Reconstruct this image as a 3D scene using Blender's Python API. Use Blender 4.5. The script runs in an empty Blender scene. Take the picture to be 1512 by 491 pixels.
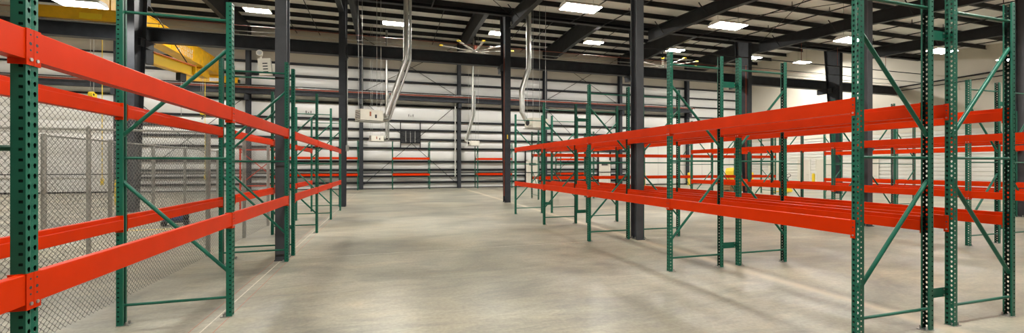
import bpy, math, random
import numpy as np
from mathutils import Vector, Matrix
random.seed(7)
R = math.radians
scene = bpy.context.scene
col = scene.collection

# ------------------------------------------------------------------ camera, world, exposure
F_PX, YAW, CAM_H = 615.4, 16.745, 1.70
cam_data = bpy.data.cameras.new('camera')
cam_data.sensor_width = 36.0
cam_data.lens = F_PX / 1512 * 36.0
cam_data.clip_start, cam_data.clip_end = 0.05, 200
cam = bpy.data.objects.new('camera', cam_data)
cam.location = (0, 0, CAM_H)
cam.rotation_euler = (R(90), 0, R(-YAW))
col.objects.link(cam)
scene.camera = cam
world = bpy.data.worlds.new('world')
world.use_nodes = True
world.node_tree.nodes['Background'].inputs[0].default_value = (0.5, 0.5, 0.5, 1)
world.node_tree.nodes['Background'].inputs[1].default_value = 0.02
scene.world = world
scene.view_settings.view_transform = 'Standard'
scene.view_settings.look = 'None'
scene.view_settings.gamma = 1.0
scene.view_settings.use_curve_mapping = False
scene.view_settings.exposure = 0.75
LAMP, LAMP_HI = 86.0, 185.0      # radiance of the diffusers of the low roof lights and of the high bay lights

# ------------------------------------------------------------------ materials
MATS = {}
def mat(name, rgb, rough=0.5, metal=0.0, spec=0.5, noise=0.0, nscale=8.0, bump=0.0, bscale=60.0, emit=0.0, stretch=(1, 1, 1)):
    if name in MATS: return MATS[name]
    m = bpy.data.materials.new(name); m.use_nodes = True
    nt = m.node_tree; b = nt.nodes['Principled BSDF']
    b.inputs['Base Color'].default_value = (*rgb, 1)
    b.inputs['Roughness'].default_value = rough
    b.inputs['Metallic'].default_value = metal
    b.inputs['Specular IOR Level'].default_value = spec
    if emit:
        b.inputs['Emission Color'].default_value = (*rgb, 1)
        b.inputs['Emission Strength'].default_value = emit
    if noise or bump:
        tc = nt.nodes.new('ShaderNodeTexCoord'); mp = nt.nodes.new('ShaderNodeMapping')
        mp.inputs['Scale'].default_value = stretch
        nt.links.new(tc.outputs['Object'], mp.inputs['Vector'])
    if noise:
        n = nt.nodes.new('ShaderNodeTexNoise'); n.inputs['Scale'].default_value = nscale; n.inputs['Detail'].default_value = 4
        nt.links.new(mp.outputs[0], n.inputs['Vector'])
        r = nt.nodes.new('ShaderNodeMapRange')
        r.inputs['From Min'].default_value = 0.3; r.inputs['From Max'].default_value = 0.7
        r.inputs['To Min'].default_value = 1 - noise; r.inputs['To Max'].default_value = 1 + noise
        nt.links.new(n.outputs['Fac'], r.inputs['Value'])
        x = nt.nodes.new('ShaderNodeMix'); x.data_type = 'RGBA'; x.blend_type = 'MULTIPLY'; x.inputs[0].default_value = 1
        x.inputs[6].default_value = (*rgb, 1)
        nt.links.new(r.outputs[0], x.inputs[7]); nt.links.new(x.outputs[2], b.inputs['Base Color'])
    if bump:
        n2 = nt.nodes.new('ShaderNodeTexNoise'); n2.inputs['Scale'].default_value = bscale; n2.inputs['Detail'].default_value = 3
        nt.links.new(mp.outputs[0], n2.inputs['Vector'])
        bp = nt.nodes.new('ShaderNodeBump'); bp.inputs['Strength'].default_value = bump; bp.inputs['Distance'].default_value = 0.02
        nt.links.new(n2.outputs['Fac'], bp.inputs['Height']); nt.links.new(bp.outputs[0], b.inputs['Normal'])
    MATS[name] = m
    return m

def s2l(*c):
    return tuple((v / 255 / 12.92) if v / 255 <= 0.04045 else ((v / 255 + 0.055) / 1.055) ** 2.4 for v in c)

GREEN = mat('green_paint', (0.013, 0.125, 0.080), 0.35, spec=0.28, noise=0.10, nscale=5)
ORANGE = mat('orange_paint', (0.60, 0.031, 0.0010), 0.38, spec=0.07, noise=0.06, nscale=4)
STEEL = mat('dark_primer', (0.032, 0.036, 0.044), 0.5, spec=0.3, noise=0.2, nscale=3)
GIRT = mat('girt_primer', (0.014, 0.015, 0.018), 0.5, spec=0.25, noise=0.2, nscale=3)
SLIM = mat('slim_column_primer', (0.068, 0.073, 0.083), 0.5, spec=0.35, noise=0.15, nscale=3)
RAFT = mat('rafter_primer', (0.028, 0.030, 0.034), 0.55, spec=0.3, noise=0.2, nscale=2)
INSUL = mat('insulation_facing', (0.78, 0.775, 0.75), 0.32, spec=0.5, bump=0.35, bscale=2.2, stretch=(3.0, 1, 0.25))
INSUL2 = mat('tan_facing', (0.44, 0.40, 0.33), 0.6, bump=0.2, bscale=2.0, stretch=(2, 1, .3))  # darker tan facing for the upper back wall and the roof step
DECK = mat('roof_facing', (0.85, 0.84, 0.80), 0.5, bump=0.3, bscale=2.0, stretch=(0.3, 1.5, 1))
CREAM = mat('cream_wall', (0.64, 0.59, 0.50), 0.6, noise=0.04, nscale=0.6)
SIDING = mat('white_siding', (0.72, 0.70, 0.65), 0.4, noise=0.03, nscale=1)
DOORM = mat('door_paint', (0.66, 0.62, 0.53), 0.45)
WHITE = mat('white_enamel', (0.72, 0.69, 0.60), 0.4, noise=0.05, nscale=6)
GALV = mat('galvanised', (0.42, 0.42, 0.40), 0.35, metal=0.8, noise=0.15, nscale=30)
WIRE = mat('fence_wire', (0.26, 0.26, 0.245), 0.45, metal=0.6)
FPOST = mat('fence_post_metal', (0.42, 0.41, 0.37), 0.5, metal=0.5, noise=0.15, nscale=12)
FLUE = mat('flue_metal', (0.50, 0.50, 0.47), 0.34, metal=1.0, noise=0.1, nscale=10)
YELLOW = mat('crane_yellow', (0.80, 0.44, 0.010), 0.42, noise=0.12, nscale=3)
SAFETY = mat('safety_yellow', (0.85, 0.60, 0.02), 0.45)
REDPIPE = mat('red_oxide', (0.22, 0.045, 0.018), 0.5, noise=0.15, nscale=6)
CONDUCTOR = mat('conductor_orange', (0.36, 0.06, 0.012), 0.5)
INNER = mat('post_inner_shade', (0.006, 0.022, 0.016), 0.6, spec=0.2)  # near-black green, paints in the shade inside the hollow posts
BLACK = mat('black_rubber', (0.012, 0.012, 0.013), 0.55)
WOOD = mat('crate_wood', (0.30, 0.15, 0.06), 0.7, noise=0.25, nscale=9, stretch=(1, 1, 6))
CHALKR = mat('red_chalk', (0.50, 0.16, 0.12), 0.8)
JOINT = mat('joint_filler', (0.62, 0.58, 0.49), 0.7, noise=0.15, nscale=20)
DARKINK = mat('dark_print', (0.03, 0.03, 0.035), 0.6)
WHITEINK = mat('white_print', (0.8, 0.8, 0.78), 0.6)
LOUVER = mat('louver_metal', (0.06, 0.062, 0.065), 0.5)
BLUE = mat('blue_paint', (0.05, 0.09, 0.25), 0.4)
LIT = mat('lamp_diffuser', (1.0, 0.97, 0.90), 0.5, emit=LAMP)
LIT_HI = mat('high_bay_diffuser', (1.0, 0.97, 0.91), 0.5, emit=LAMP_HI)

def floor_material():
    m = bpy.data.materials.new('polished_concrete'); m.use_nodes = True
    nt = m.node_tree; N = nt.nodes; L = nt.links; b = N['Principled BSDF']
    geo = N.new('ShaderNodeNewGeometry')
    def mapped(scale):
        mp = N.new('ShaderNodeMapping'); mp.inputs['Scale'].default_value = scale
        L.new(geo.outputs['Position'], mp.inputs['Vector']); return mp
    def noise(mp, sc, det=5, rough=0.6, dist=0.0):
        n = N.new('ShaderNodeTexNoise'); n.inputs['Scale'].default_value = sc; n.inputs['Detail'].default_value = det
        n.inputs['Roughness'].default_value = rough; n.inputs['Distortion'].default_value = dist
        L.new(mp.outputs[0], n.inputs['Vector']); return n
    def ramp(src, stops):
        r = N.new('ShaderNodeValToRGB'); e = r.color_ramp.elements
        while len(e) < len(stops): e.new(0.5)
        for k, (p, c) in enumerate(stops):
            e[k].position = p; e[k].color = (*c, 1)
        L.new(src, r.inputs[0]); return r
    def mix(mode, fac, a, c):
        x = N.new('ShaderNodeMix'); x.data_type = 'RGBA'; x.blend_type = mode
        if isinstance(fac, float): x.inputs[0].default_value = fac
        else: L.new(fac, x.inputs[0])
        L.new(a, x.inputs[6])
        if isinstance(c, tuple): x.inputs[7].default_value = (*c, 1)
        else: L.new(c, x.inputs[7])
        return x
    big = noise(mapped((0.35, 0.6, 1)), 1.0, 6, 0.62, 0.6)
    base = ramp(big.outputs['Fac'], [(0.30, (0.182, 0.178, 0.146)), (0.5, (0.320, 0.304, 0.238)), (0.70, (0.44, 0.418, 0.335))])
    trowel = noise(mapped((0.8, 2.6, 1)), 1.6, 7, 0.7, 1.2)
    tr = ramp(trowel.outputs['Fac'], [(0.3, (0.60, 0.63, 0.67)), (0.55, (1.0, 1.0, 1.0)), (0.75, (1.22, 1.18, 1.10))])
    c1 = mix('MULTIPLY', 0.85, base.outputs[0], tr.outputs[0])
    fine = noise(mapped((1, 1, 1)), 22, 4, 0.6)
    fr = ramp(fine.outputs['Fac'], [(0.3, (0.80, 0.80, 0.80)), (0.7, (1.14, 1.14, 1.14))])
    c2 = mix('MULTIPLY', 0.8, c1.outputs[2], fr.outputs[0])
    warm = noise(mapped((0.22, 0.22, 1)), 1.4, 3)
    wr = ramp(warm.outputs['Fac'], [(0.45, (0, 0, 0)), (0.7, (1, 1, 1))])
    c3 = mix('MIX', wr.outputs[0], c2.outputs[2], c2.outputs[2])
    tint = mix('MULTIPLY', 0.5, c2.outputs[2], (1.12, 0.98, 0.78))
    L.new(tint.outputs[2], c3.inputs[7])
    # tan drag stain that follows the column line joint at x = 5.6
    sep = N.new('ShaderNodeSeparateXYZ'); L.new(geo.outputs['Position'], sep.inputs[0])
    def math_(op, a, v):
        k = N.new('ShaderNodeMath'); k.operation = op
        L.new(a, k.inputs[0])
        if isinstance(v, (int, float)): k.inputs[1].default_value = v
        else: L.new(v, k.inputs[1])
        return k
    wob = noise(mapped((1.0, 0.5, 1)), 1.3, 4)
    wv = math_('MULTIPLY', wob.outputs['Fac'], 0.3)
    dx = math_('SUBTRACT', sep.outputs['X'], 5.50)
    dx2 = math_('SUBTRACT', dx.outputs[0], wv.outputs[0])
    ab = math_('ABSOLUTE', dx2.outputs[0], 0)
    mr = N.new('ShaderNodeMapRange'); mr.inputs['From Min'].default_value = 0.03; mr.inputs['From Max'].default_value = 0.20
    mr.inputs['To Min'].default_value = 0.6; mr.inputs['To Max'].default_value = 0.0
    L.new(ab.outputs[0], mr.inputs['Value'])
    c4 = mix('MIX', mr.outputs[0], c3.outputs[2], (0.56, 0.47, 0.33))
    L.new(c4.outputs[2], b.inputs['Base Color'])
    rr = N.new('ShaderNodeMapRange'); rr.inputs['To Min'].default_value = 0.26; rr.inputs['To Max'].default_value = 0.52
    L.new(trowel.outputs['Fac'], rr.inputs['Value']); L.new(rr.outputs[0], b.inputs['Roughness'])
    b.inputs['Specular IOR Level'].default_value = 0.38
    bp = N.new('ShaderNodeBump'); bp.inputs['Strength'].default_value = 0.08; bp.inputs['Distance'].default_value = 0.01
    L.new(trowel.outputs['Fac'], bp.inputs['Height']); L.new(bp.outputs[0], b.inputs['Normal'])
    return m

# ------------------------------------------------------------------ mesh helpers
class MB:
    def __init__(s): s.v = []; s.f = []; s.m = []; s.mats = []; s.smooth = []
    def mi(s, m):
        if m not in s.mats: s.mats.append(m)
        return s.mats.index(m)
    def add(s, verts, faces, m, smooth=False):
        o = len(s.v); s.v += [tuple(v) for v in verts]; k = s.mi(m)
        for f in faces:
            s.f.append(tuple(i + o for i in f)); s.m.append(k); s.smooth.append(smooth)
        return s
    def box(s, x0, x1, y0, y1, z0, z1, m):
        v = [(x, y, z) for z in (z0, z1) for y in (y0, y1) for x in (x0, x1)]
        return s.add(v, [(0, 2, 3, 1), (4, 5, 7, 6), (0, 1, 5, 4), (2, 6, 7, 3), (0, 4, 6, 2), (1, 3, 7, 5)], m)
    def tube(s, a, b, r, m, n=8, r2=None, flat=False):
        a = Vector(a); b = Vector(b); d = b - a
        if d.length < 1e-6: return s
        q = d.to_track_quat('Z', 'Y'); r2 = r if r2 is None else r2
        v = []
        for p, rr in ((a, r), (b, r2)):
            for k in range(n):
                t = 2 * math.pi * (k + 0.5) / n
                v.append(p + q @ Vector((math.cos(t) * rr, math.sin(t) * rr, 0)))
        f = [(k, (k + 1) % n, n + (k + 1) % n, n + k) for k in range(n)]
        s.add(v, f, m, not flat)
        return s.add(v, [tuple(range(n - 1, -1, -1)), tuple(range(n, 2 * n))], m)
    def path(s, pts, r, m, n=10):
        for a, b in zip(pts, pts[1:]): s.tube(a, b, r, m, n)
        return s
    def prism(s, prof, a, b, m, frame):          # profile (p,q) extruded from point a to point b; frame = two unit axes
        e1, e2 = Vector(frame[0]), Vector(frame[1]); n = len(prof)
        v = [Vector(p) + e1 * x + e2 * y for p in (a, b) for x, y in prof]
        f = [(k, (k + 1) % n, n + (k + 1) % n, n + k) for k in range(n)] + [tuple(range(n - 1, -1, -1)), tuple(range(n, 2 * n))]
        return s.add(v, f, m)
    def mesh(s, name):
        me = bpy.data.meshes.new(name); me.from_pydata(s.v, [], s.f)
        for m in s.mats: me.materials.append(m)
        me.polygons.foreach_set('material_index', s.m); me.polygons.foreach_set('use_smooth', s.smooth)
        me.update()
        bm = __import__('bmesh').new(); bm.from_mesh(me)
        __import__('bmesh').ops.recalc_face_normals(bm, faces=bm.faces[:]); bm.to_mesh(me); bm.free()
        return me
    def build(s, name, parent=None, loc=(0, 0, 0), rot=(0, 0, 0)):
        return put(name, s.mesh(name), parent, loc, rot)

def put(name, me, parent=None, loc=(0, 0, 0), rot=(0, 0, 0)):
    o = bpy.data.objects.new(name, me); col.objects.link(o)
    o.parent = parent; o.location = loc; o.rotation_euler = rot
    return o
def thing(name, label, cat, loc=(0, 0, 0), rz=0.0, group=None):
    o = bpy.data.objects.new(name, None); o.empty_display_size = 0.2; col.objects.link(o)
    o.location = loc; o.rotation_euler = (0, 0, rz)
    return tag(o, label, cat, group)
def tag(o, label, cat, group=None, kind=None):
    o['label'] = label; o['category'] = cat
    if group: o['group'] = group
    if kind: o['kind'] = kind
    return o
def struct(o, label, cat):
    return tag(o, label, cat, kind='structure')

# ------------------------------------------------------------------ dimensions of the hall
XL, XR, YF, YM, YB = -23.9, 34.3, -13.0, 19.2, 33.3      # left, right, front wall, step between the roofs, back wall
def low_roof(y): return 9.15 + 0.066 * (y - 19.0)
def high_roof(y): return 12.0 - 0.02 * (y - YM)
LEAN_X = [-16.6, -9.2, -1.83, 5.65, 13.18, 20.6, 28.0]
HIGH_X = [-16.5, -9.15, -1.8, 5.5, 12.78, 19.95, 27.1]

# ------------------------------------------------------------------ floor
b = MB(); b.box(XL, XR, YF, YB, -0.2, 0, floor_material())
floor = struct(b.build('floor'), 'polished grey-tan concrete warehouse floor with mottled trowel marks', 'floor')
def strip(name, x0, x1, y0, y1, m):
    bb = MB(); bb.box(x0, x1, y0, y1, -0.002, 0.0012, m); return bb.build(name, floor)
strip('floor_joint', -1.836, -1.824, YF, YB, JOINT)
strip('floor_joint', 5.635, 5.665, 8.7, YB, JOINT)
strip('floor_joint', XL, XR, 8.53, 8.54, JOINT)
strip('chalk_line', -1.945, -1.940, 2.5, 16, CHALKR)
strip('chalk_line', -1.705, -1.700, 2.5, 16, CHALKR)
strip('painted_line', -8.5, -5.6, 13.5, 13.6, SAFETY)
strip('painted_line', 14.6, 18.9, 16.9, 17.0, SAFETY)

# ------------------------------------------------------------------ back wall: facing bulging between the girts
b = MB(); b.box(XL, XR, YB, YB + 0.15, -0.2, 12.4, SIDING)
wall_back = struct(b.build('wall_back'), 'long back wall of white insulation facing bulging between dark girts', 'wall')
GZ = [0.0, 0.475, 0.96, 1.44, 2.08, 3.09, 3.79, 4.5, 5.2, 6.39, 7.35, 8.2, 9.06, 10.4, 11.6]
bays = [XL] + HIGH_X + [XR]
def bulge_panel(x0, x1, z0, z1, depth, m, n=6):
    pts = []
    for k in range(n + 1):
        t = k / n; pts.append((-depth * math.sin(math.pi * t) ** 0.7, z0 + (z1 - z0) * t))
    prof = pts + [(0.0, z1), (0.0, z0)] if depth else pts
    me = MB(); v = []; f = []
    for x in (x0, x1):
        for (y, z) in pts: v.append((x, y, z))
    nn = n + 1
    for k in range(n): f.append((k, k + 1, nn + k + 1, nn + k))
    me.add(v, f, m, True)
    return me
for k in range(len(bays) - 1):
    x0, x1 = bays[k], bays[k + 1]
    if x0 > 26: continue
    if k == 0:      # leftmost bay: facing carried over the girts up to the crane beam
        for z0, z1 in ((0.0, 2.4), (2.4, 3.79), (3.79, 4.6), (4.6, 5.4), (5.4, 6.39), (6.39, 7.35), (7.35, 8.2), (8.2, 9.06), (9.06, 10.4), (10.4, 11.6)):
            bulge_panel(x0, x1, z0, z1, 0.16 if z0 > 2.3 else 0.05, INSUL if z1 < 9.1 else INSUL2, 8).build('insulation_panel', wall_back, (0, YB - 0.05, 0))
        g = MB(); g.box(x0, x1, -0.1, 0, 0.0, 0.10, GIRT); g.build('base_angle', wall_back, (0, YB - 0.02, 0))
        for z in (6.39, 7.35, 8.2, 9.06, 10.4):
            g = MB(); g.box(x0, x1, -0.208, 0, z - 0.05, z + 0.045, GIRT); g.build('girt', wall_back, (0, YB - 0.02, 0))
        continue
    for j in range(len(GZ) - 1):
        z0, z1 = GZ[j], GZ[j + 1]
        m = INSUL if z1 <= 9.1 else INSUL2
        bulge_panel(x0, x1, z0, z1, min(0.10, 0.10 * (z1 - z0)) + 0.02, m).build('insulation_panel', wall_back, (0, YB - 0.005, 0))
    for z in GZ[1:]:
        g = MB()
        g.box(x0, x1, -0.20, 0.0, z - 0.07, z - 0.062, GIRT).box(x0, x1, -0.208, -0.2, z - 0.07, z + 0.07, GIRT).box(x0, x1, -0.012, 0.0, z - 0.07, z + 0.07, GIRT)
        g.build('girt', wall_back, (0, YB - 0.02, 0))
    if True:
        g = MB(); g.box(x0, x1, -0.06, 0, 0.0, 0.06, GIRT); g.build('base_angle', wall_back, (0, YB - 0.02, 0))
# last bay: insulation above, white liner panels below
x0, x1 = bays[-2], bays[-1]
for j in range(len(GZ) - 1):
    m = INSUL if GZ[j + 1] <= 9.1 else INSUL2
    bulge_panel(x0, x1, GZ[j], GZ[j + 1], 0.06, m).build('insulation_panel', wall_back, (0, YB - 0.005, 0))
for z in GZ[6:]:
    g = MB(); g.box(x0, x1, -0.208, 0, z - 0.05, z + 0.045, GIRT); g.build('girt', wall_back, (0, YB - 0.02, 0))
xx = 20.8
while xx < 33.6:
    g = MB(); g.box(xx + 0.01, min(xx + 1.62, 33.9), -0.26, -0.215, 0.12, 4.15, SIDING)
    g.box(xx + 0.0, xx + 0.02, -0.245, -0.215, 0.12, 4.15, GIRT); g.build('liner_panel', wall_back, (0, YB - 0.02, 0))
    xx += 1.63
# cross bracing rods on the wall
def brace(x0, z0, x1, z1, y):
    g = MB(); g.tube((x0, y, z0), (x1, y, z1), 0.02, GIRT, 6); g.build('bracing_rod', wall_back)
for a, c in ((-1.65, 5.35), (12.95, 19.8)):
    brace(a, 0.35, c, 6.6, YB - 0.30); brace(a, 6.6, c, 0.35, YB - 0.27)
    brace(a, 7.3, c, 11.3, YB - 0.30); brace(a, 11.3, c, 7.3, YB - 0.27)
brace(-16.3, 0.35, -9.3, 6.6, YB - 0.30); brace(-16.3, 6.6, -9.3, 0.35, YB - 0.27)
g = MB(); g.tube((XL, YB - 0.33, 1.20), (20.5, YB - 0.33, 1.20), 0.035, GIRT, 8); g.build('wall_conduit', wall_back)

# right wall
b = MB(); b.box(XR, XR + 0.15, YF, YB, -0.2, 12.4, CREAM)
wall_right = struct(b.build('wall_right'), 'cream right side wall with white ribbed siding along its lower part', 'wall')
for k in range(15):
    z = 0.1 + k * 0.262
    g = MB(); prof = [(0, 0), (-0.02, 0.0), (-0.085, 0.018), (-0.085, 0.175), (-0.02, 0.205), (-0.02, 0.262), (0, 0.262)]
    g.prism(prof, (0, YF + 0.3, 0), (0, YB - 0.4, 0), SIDING, ((1, 0, 0), (0, 0, 1)))
    g.build('siding_panel', wall_right, (XR, 0, z))
g = MB(); g.box(XR - 0.08, XR, YF + 0.3, YB - 0.4, 4.03, 4.10, CREAM); g.build('siding_trim', wall_right)
def man_door(n, y0, y1, label, zt=2.25):
    g = MB(); g.box(XR - 0.13, XR - 0.08, y0, y1, 0, zt, DOORM)
    d = struct(g.build('door_%d' % n), label, 'door')
    g = MB(); g.box(XR - 0.16, XR - 0.055, y0 - 0.07, y0, 0, zt + 0.07, WHITE).box(XR - 0.16, XR - 0.055, y1, y1 + 0.07, 0, zt + 0.07, WHITE).box(XR - 0.16, XR - 0.055, y0 - 0.07, y1 + 0.07, zt, zt + 0.07, WHITE)
    g.build('door_frame', d)
    g = MB(); g.tube((XR - 0.10, y0 + 0.1, 1.0), (XR - 0.17, y0 + 0.1, 1.0), 0.014, GALV).tube((XR - 0.17, y0 + 0.1, 1.0), (XR - 0.17, y0 + 0.22, 1.0), 0.012, GALV)
    g.build('door_handle', d)
man_door(1, 26.45, 27.45, 'plain beige door in the ribbed siding left of the yellow bollard')
man_door(2, 24.65, 25.85, 'plain cream door in the ribbed siding right of the yellow bollard')
man_door(3, 21.35, 22.5, 'plain cream door in the ribbed siding behind the dark double column')
man_door(4, 29.2, 30.3, 'plain cream door in the ribbed siding nearest the far corner')
b = MB(); b.box(XL - 0.15, XL, YF, YB, -0.2, 12.4, CREAM)
wall_left = struct(b.build('wall_left'), 'left side wall of the hall outside the frame', 'wall')
b = MB(); b.box(XL, XR, YF - 0.15, YF, -0.2, 9, CREAM)
wall_front = struct(b.build('wall_front'), 'front wall of the hall behind the viewer', 'wall')
b = MB(); b.box(XL, XR, YM - 0.16, YM - 0.06, low_roof(YM) - 0.02, 12.3, INSUL2)
wall_step = struct(b.build('wall_step'), 'wall strip above the low roof where the roof steps up', 'wall')

def back_door(n, xc, label):
    y = YB - 0.30
    g = MB(); g.box(xc - 0.46, xc + 0.46, y, y + 0.05, 0, 2.15, DOORM)
    d = struct(g.build('door_%d' % n), label, 'door')
    g = MB()
    g.box(xc - 0.56, xc - 0.46, y - 0.04, y + 0.25, 0, 2.25, WHITE).box(xc + 0.46, xc + 0.56, y - 0.04, y + 0.25, 0, 2.25, WHITE).box(xc - 0.56, xc + 0.56, y - 0.04, y + 0.25, 2.15, 2.25, WHITE)
    g.build('door_frame', d)
    g = MB(); g.box(xc - 0.3, xc + 0.3, y - 0.02, y, 1.80, 2.0, LOUVER); g.build('door_vent', d)
    g = MB(); g.tube((xc - 0.38, y, 1.0), (xc - 0.38, y - 0.07, 1.0), 0.014, GALV).tube((xc - 0.38, y - 0.07, 1.0), (xc - 0.25, y - 0.07, 1.0), 0.012, GALV); g.build('door_handle', d)
    g = MB(); g.box(xc - 0.62, xc - 0.58, y - 0.04, y + 0.2, 0, 3.0, GIRT).box(xc + 0.58, xc + 0.62, y - 0.04, y + 0.2, 0, 3.0, GIRT); g.build('jamb', d)
back_door(5, 11.72, 'cream steel door with a dark slot in the back wall, nearest the tapered column')
back_door(6, 18.5, 'cream steel door with a dark slot in the back wall, behind the right racks')

# louvre in the back wall
W = thing('window_1', 'dark louvred wall opening between two posts high on the back wall', 'window'); W['kind'] = 'structure'
lx0, lx1, lz0, lz1, ly = 1.05, 2.47, 3.55, 4.42, YB - 0.30
g = MB(); g.box(lx0, lx1, ly + 0.1, ly + 0.14, lz0, lz1, BLACK); g.build('backing', W)
g = MB(); g.box(lx0 - 0.06, lx0, ly, ly + 0.2, 3.1, 5.1, GIRT).box(lx1, lx1 + 0.06, ly, ly + 0.2, 3.1, 5.1, GIRT).box(lx0, lx1, ly, ly + 0.2, lz0 - 0.06, lz0, GIRT).box(lx0, lx1, ly, ly + 0.2, lz1, lz1 + 0.06, GIRT)
g.build('window_frame', W)
for k in range(9):
    z = lz0 + 0.03 + k * 0.095
    g = MB(); g.prism([(0, 0), (0.085, 0.075), (0.085, 0.083), (0, 0.008)], (lx0, ly + 0.01, z), (lx1, ly + 0.01, z), LOUVER, ((0, 1, 0), (0, 0, 1))); g.build('slat', W)
for x in (lx0 + 0.36, lx0 + 0.71, lx0 + 1.06):
    g = MB(); g.box(x - 0.02, x + 0.02, ly - 0.02, ly + 0.02, lz0, lz1, GALV); g.build('mullion', W)

# ------------------------------------------------------------------ ceilings with purlins and rafters
b = MB()
v = [(XL, YF, low_roof(YF)), (XR, YF, low_roof(YF)), (XR, YM, low_roof(YM)), (XL, YM, low_roof(YM))]
b.add(v + [(x, y, z + 0.1) for x, y, z in v], [(0, 1, 2, 3), (4, 7, 6, 5), (0, 4, 5, 1), (1, 5, 6, 2), (2, 6, 7, 3), (3, 7, 4, 0)], DECK)
ceiling = struct(b.build('ceiling'), 'low sloping roof with pale facing above dark purlins', 'ceiling')
b = MB()
v = [(XL, YM - 0.16, high_roof(YM)), (XR, YM - 0.16, high_roof(YM)), (XR, YB + .15, high_roof(YB)), (XL, YB + .15, high_roof(YB))]
b.add(v + [(x, y, z + 0.1) for x, y, z in v], [(0, 1, 2, 3), (4, 7, 6, 5), (0, 4, 5, 1), (1, 5, 6, 2), (2, 6, 7, 3), (3, 7, 4, 0)], DECK)
ceiling2 = struct(b.build('ceiling'), 'high crane bay roof with pale facing between dark purlins', 'ceiling')
def purlin(parent, y, zt, depth=0.24):
    g = MB(); h = depth
    g.prism([(-0.006, -h), (0.006, -h), (0.006, 0), (-0.006, 0)], (XL, y, zt), (XR, y, zt), GIRT, ((0, 1, 0), (0, 0, 1)))
    g.prism([(-0.006, -h), (-0.07, -h), (-0.07, -h + .02), (-0.006, -h + 0.01)], (XL, y, zt), (XR, y, zt), GIRT, ((0, 1, 0), (0, 0, 1)))
    g.prism([(0.006, 0), (0.07, 0), (0.07, -.02), (0.006, -.01)], (XL, y, zt), (XR, y, zt), GIRT, ((0, 1, 0), (0, 0, 1)))
    g.build('purlin', parent)
y = 18.75
while y > YF + 0.3:
    purlin(ceiling, y, low_roof(y)); y -= 1.52
y = YM + 0.35
while y < YB - 0.1:
    purlin(ceiling2, y, high_roof(y), 0.30); y += 1.52
# eave beam where the low roof ends
g = MB(); zt = low_roof(YM) - 0.02
g.box(XL, XR, YM - 0.30, YM - 0.28, zt - 0.34, zt, GIRT).box(XL, XR, YM - 0.40, YM - 0.18, zt - 0.36, zt - 0.34, GALV if False else RAFT)
g.build('eave_beam', ceiling)
def i_rafter(parent, x, pts, fw=0.22, ft=0.016):
    """pts: (y, z_top, depth)"""
    g = MB()
    for (ya, za, da), (yb, zb, db) in zip(pts, pts[1:]):
        def slab(o0, o1, w, q0, q1):
            vv = [(x + sx * w / 2, yy, zz) for yy, zlo, zhi in ((ya, q0[0], q0[1]), (yb, q1[0], q1[1])) for zz in (zlo, zhi) for sx in (-1, 1)]
            g.add(vv, [(0, 1, 3, 2), (4, 6, 7, 5), (0, 4, 5, 1), (2, 3, 7, 6), (0, 2, 6, 4), (1, 5, 7, 3)], RAFT)
        slab(0, 0, 0.012, (za - da, za), (zb - db, zb))
        slab(0, 0, fw, (za - ft, za), (zb - ft, zb))
        slab(0, 0, fw, (za - da, za - da + ft), (zb - db, zb - db + ft))
    g.build('rafter', parent)
for x in LEAN_X:
    pts = [(yy, low_roof(yy) - 0.25, dd) for yy, dd in ((YF, 0.5), (-2.1, 0.68), (3.2, 0.5), (8.53, 0.68), (13.5, 0.52), (YM - 0.28, 0.66))]
    i_rafter(ceiling, x, pts)
    for yy in (-0.6, 2.45, 5.5, 11.55, 14.6, 17.6):        # flange braces down from the purlins
        for s in (-1, 1):
            g = MB(); zt = low_roof(yy) - 0.25
            g.tube((x + s * 0.55, yy, zt + 0.02), (x + s * 0.04, yy, zt - 0.52), 0.022, RAFT, 4); g.build('flange_brace', ceiling)
for x in HIGH_X:
    pts = [(yy, high_roof(yy) - 0.25, dd) for yy, dd in ((YM, 1.35), (26.2, 1.2), (YB - 0.3, 1.35))]
    i_rafter(ceiling2, x, pts, 0.28)
# sprinkler pipes, rods, conduits under the roofs
def pipe(parent, pts, r, m, name='sprinkler_pipe'):
    g = MB(); g.path(pts, r, m, 6); return g.build(name, parent)
for x in (-12.6, -5.6, 1.9, 8.6, 10.3, 16.1, 18.2, 23.4, 25.6, 31.2):
    pipe(ceiling, [(x, YF + .3, low_roof(YF + .3) - 0.42), (x, YM - 0.5, low_roof(YM - 0.5) - 0.42)], 0.026, GIRT)
    for yy in (4.2, 7.2, 10.2, 13.2, 16.2):
        pipe(ceiling, [(x, yy, low_roof(yy) - 0.42), (x, yy, low_roof(yy) - 0.36 + 0.12)], 0.015, GIRT, 'sprinkler_head')
for x in (-6.1, -4.6, 1.3, 3.4, 8.9, 10.6, 15.6, 17.6, 23.0, 25.0):
    pipe(ceiling2, [(x, YM + .3, high_roof(YM) - 0.55), (x, YB - 0.5, high_roof(YB) - 0.55)], 0.024, GIRT)
pipe(ceiling2, [(XL, 24.2, 8.85), (XR, 24.2, 8.85)], 0.016, REDPIPE)
pipe(ceiling2, [(XL, 20.42, 7.5), (XR, 20.42, 7.5)], 0.018, GALV, 'conduit')
pipe(wall_right, [(XR - 0.15, -4, 7.45), (XR - 0.15, 20.6, 7.2)], 0.05, GIRT)
pipe(wall_right, [(XR - 0.12, -4, 7.05), (XR - 0.12, 20.6, 6.95)], 0.03, GIRT)
pipe(ceiling, [(10, 18.6, 7.8), (XR, 18.6, 7.8)], 0.028, GIRT)
pipe(ceiling, [(10, 18.3, 7.2), (XR, 18.3, 7.15)], 0.018, GIRT)
for x, z in ((30.5, 8.6), (26.3, 8.6), (23.4, 8.6)):
    pipe(ceiling, [(x, 18.6, 7.8), (x, 18.6, 8.95)], 0.014, REDPIPE)
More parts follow.
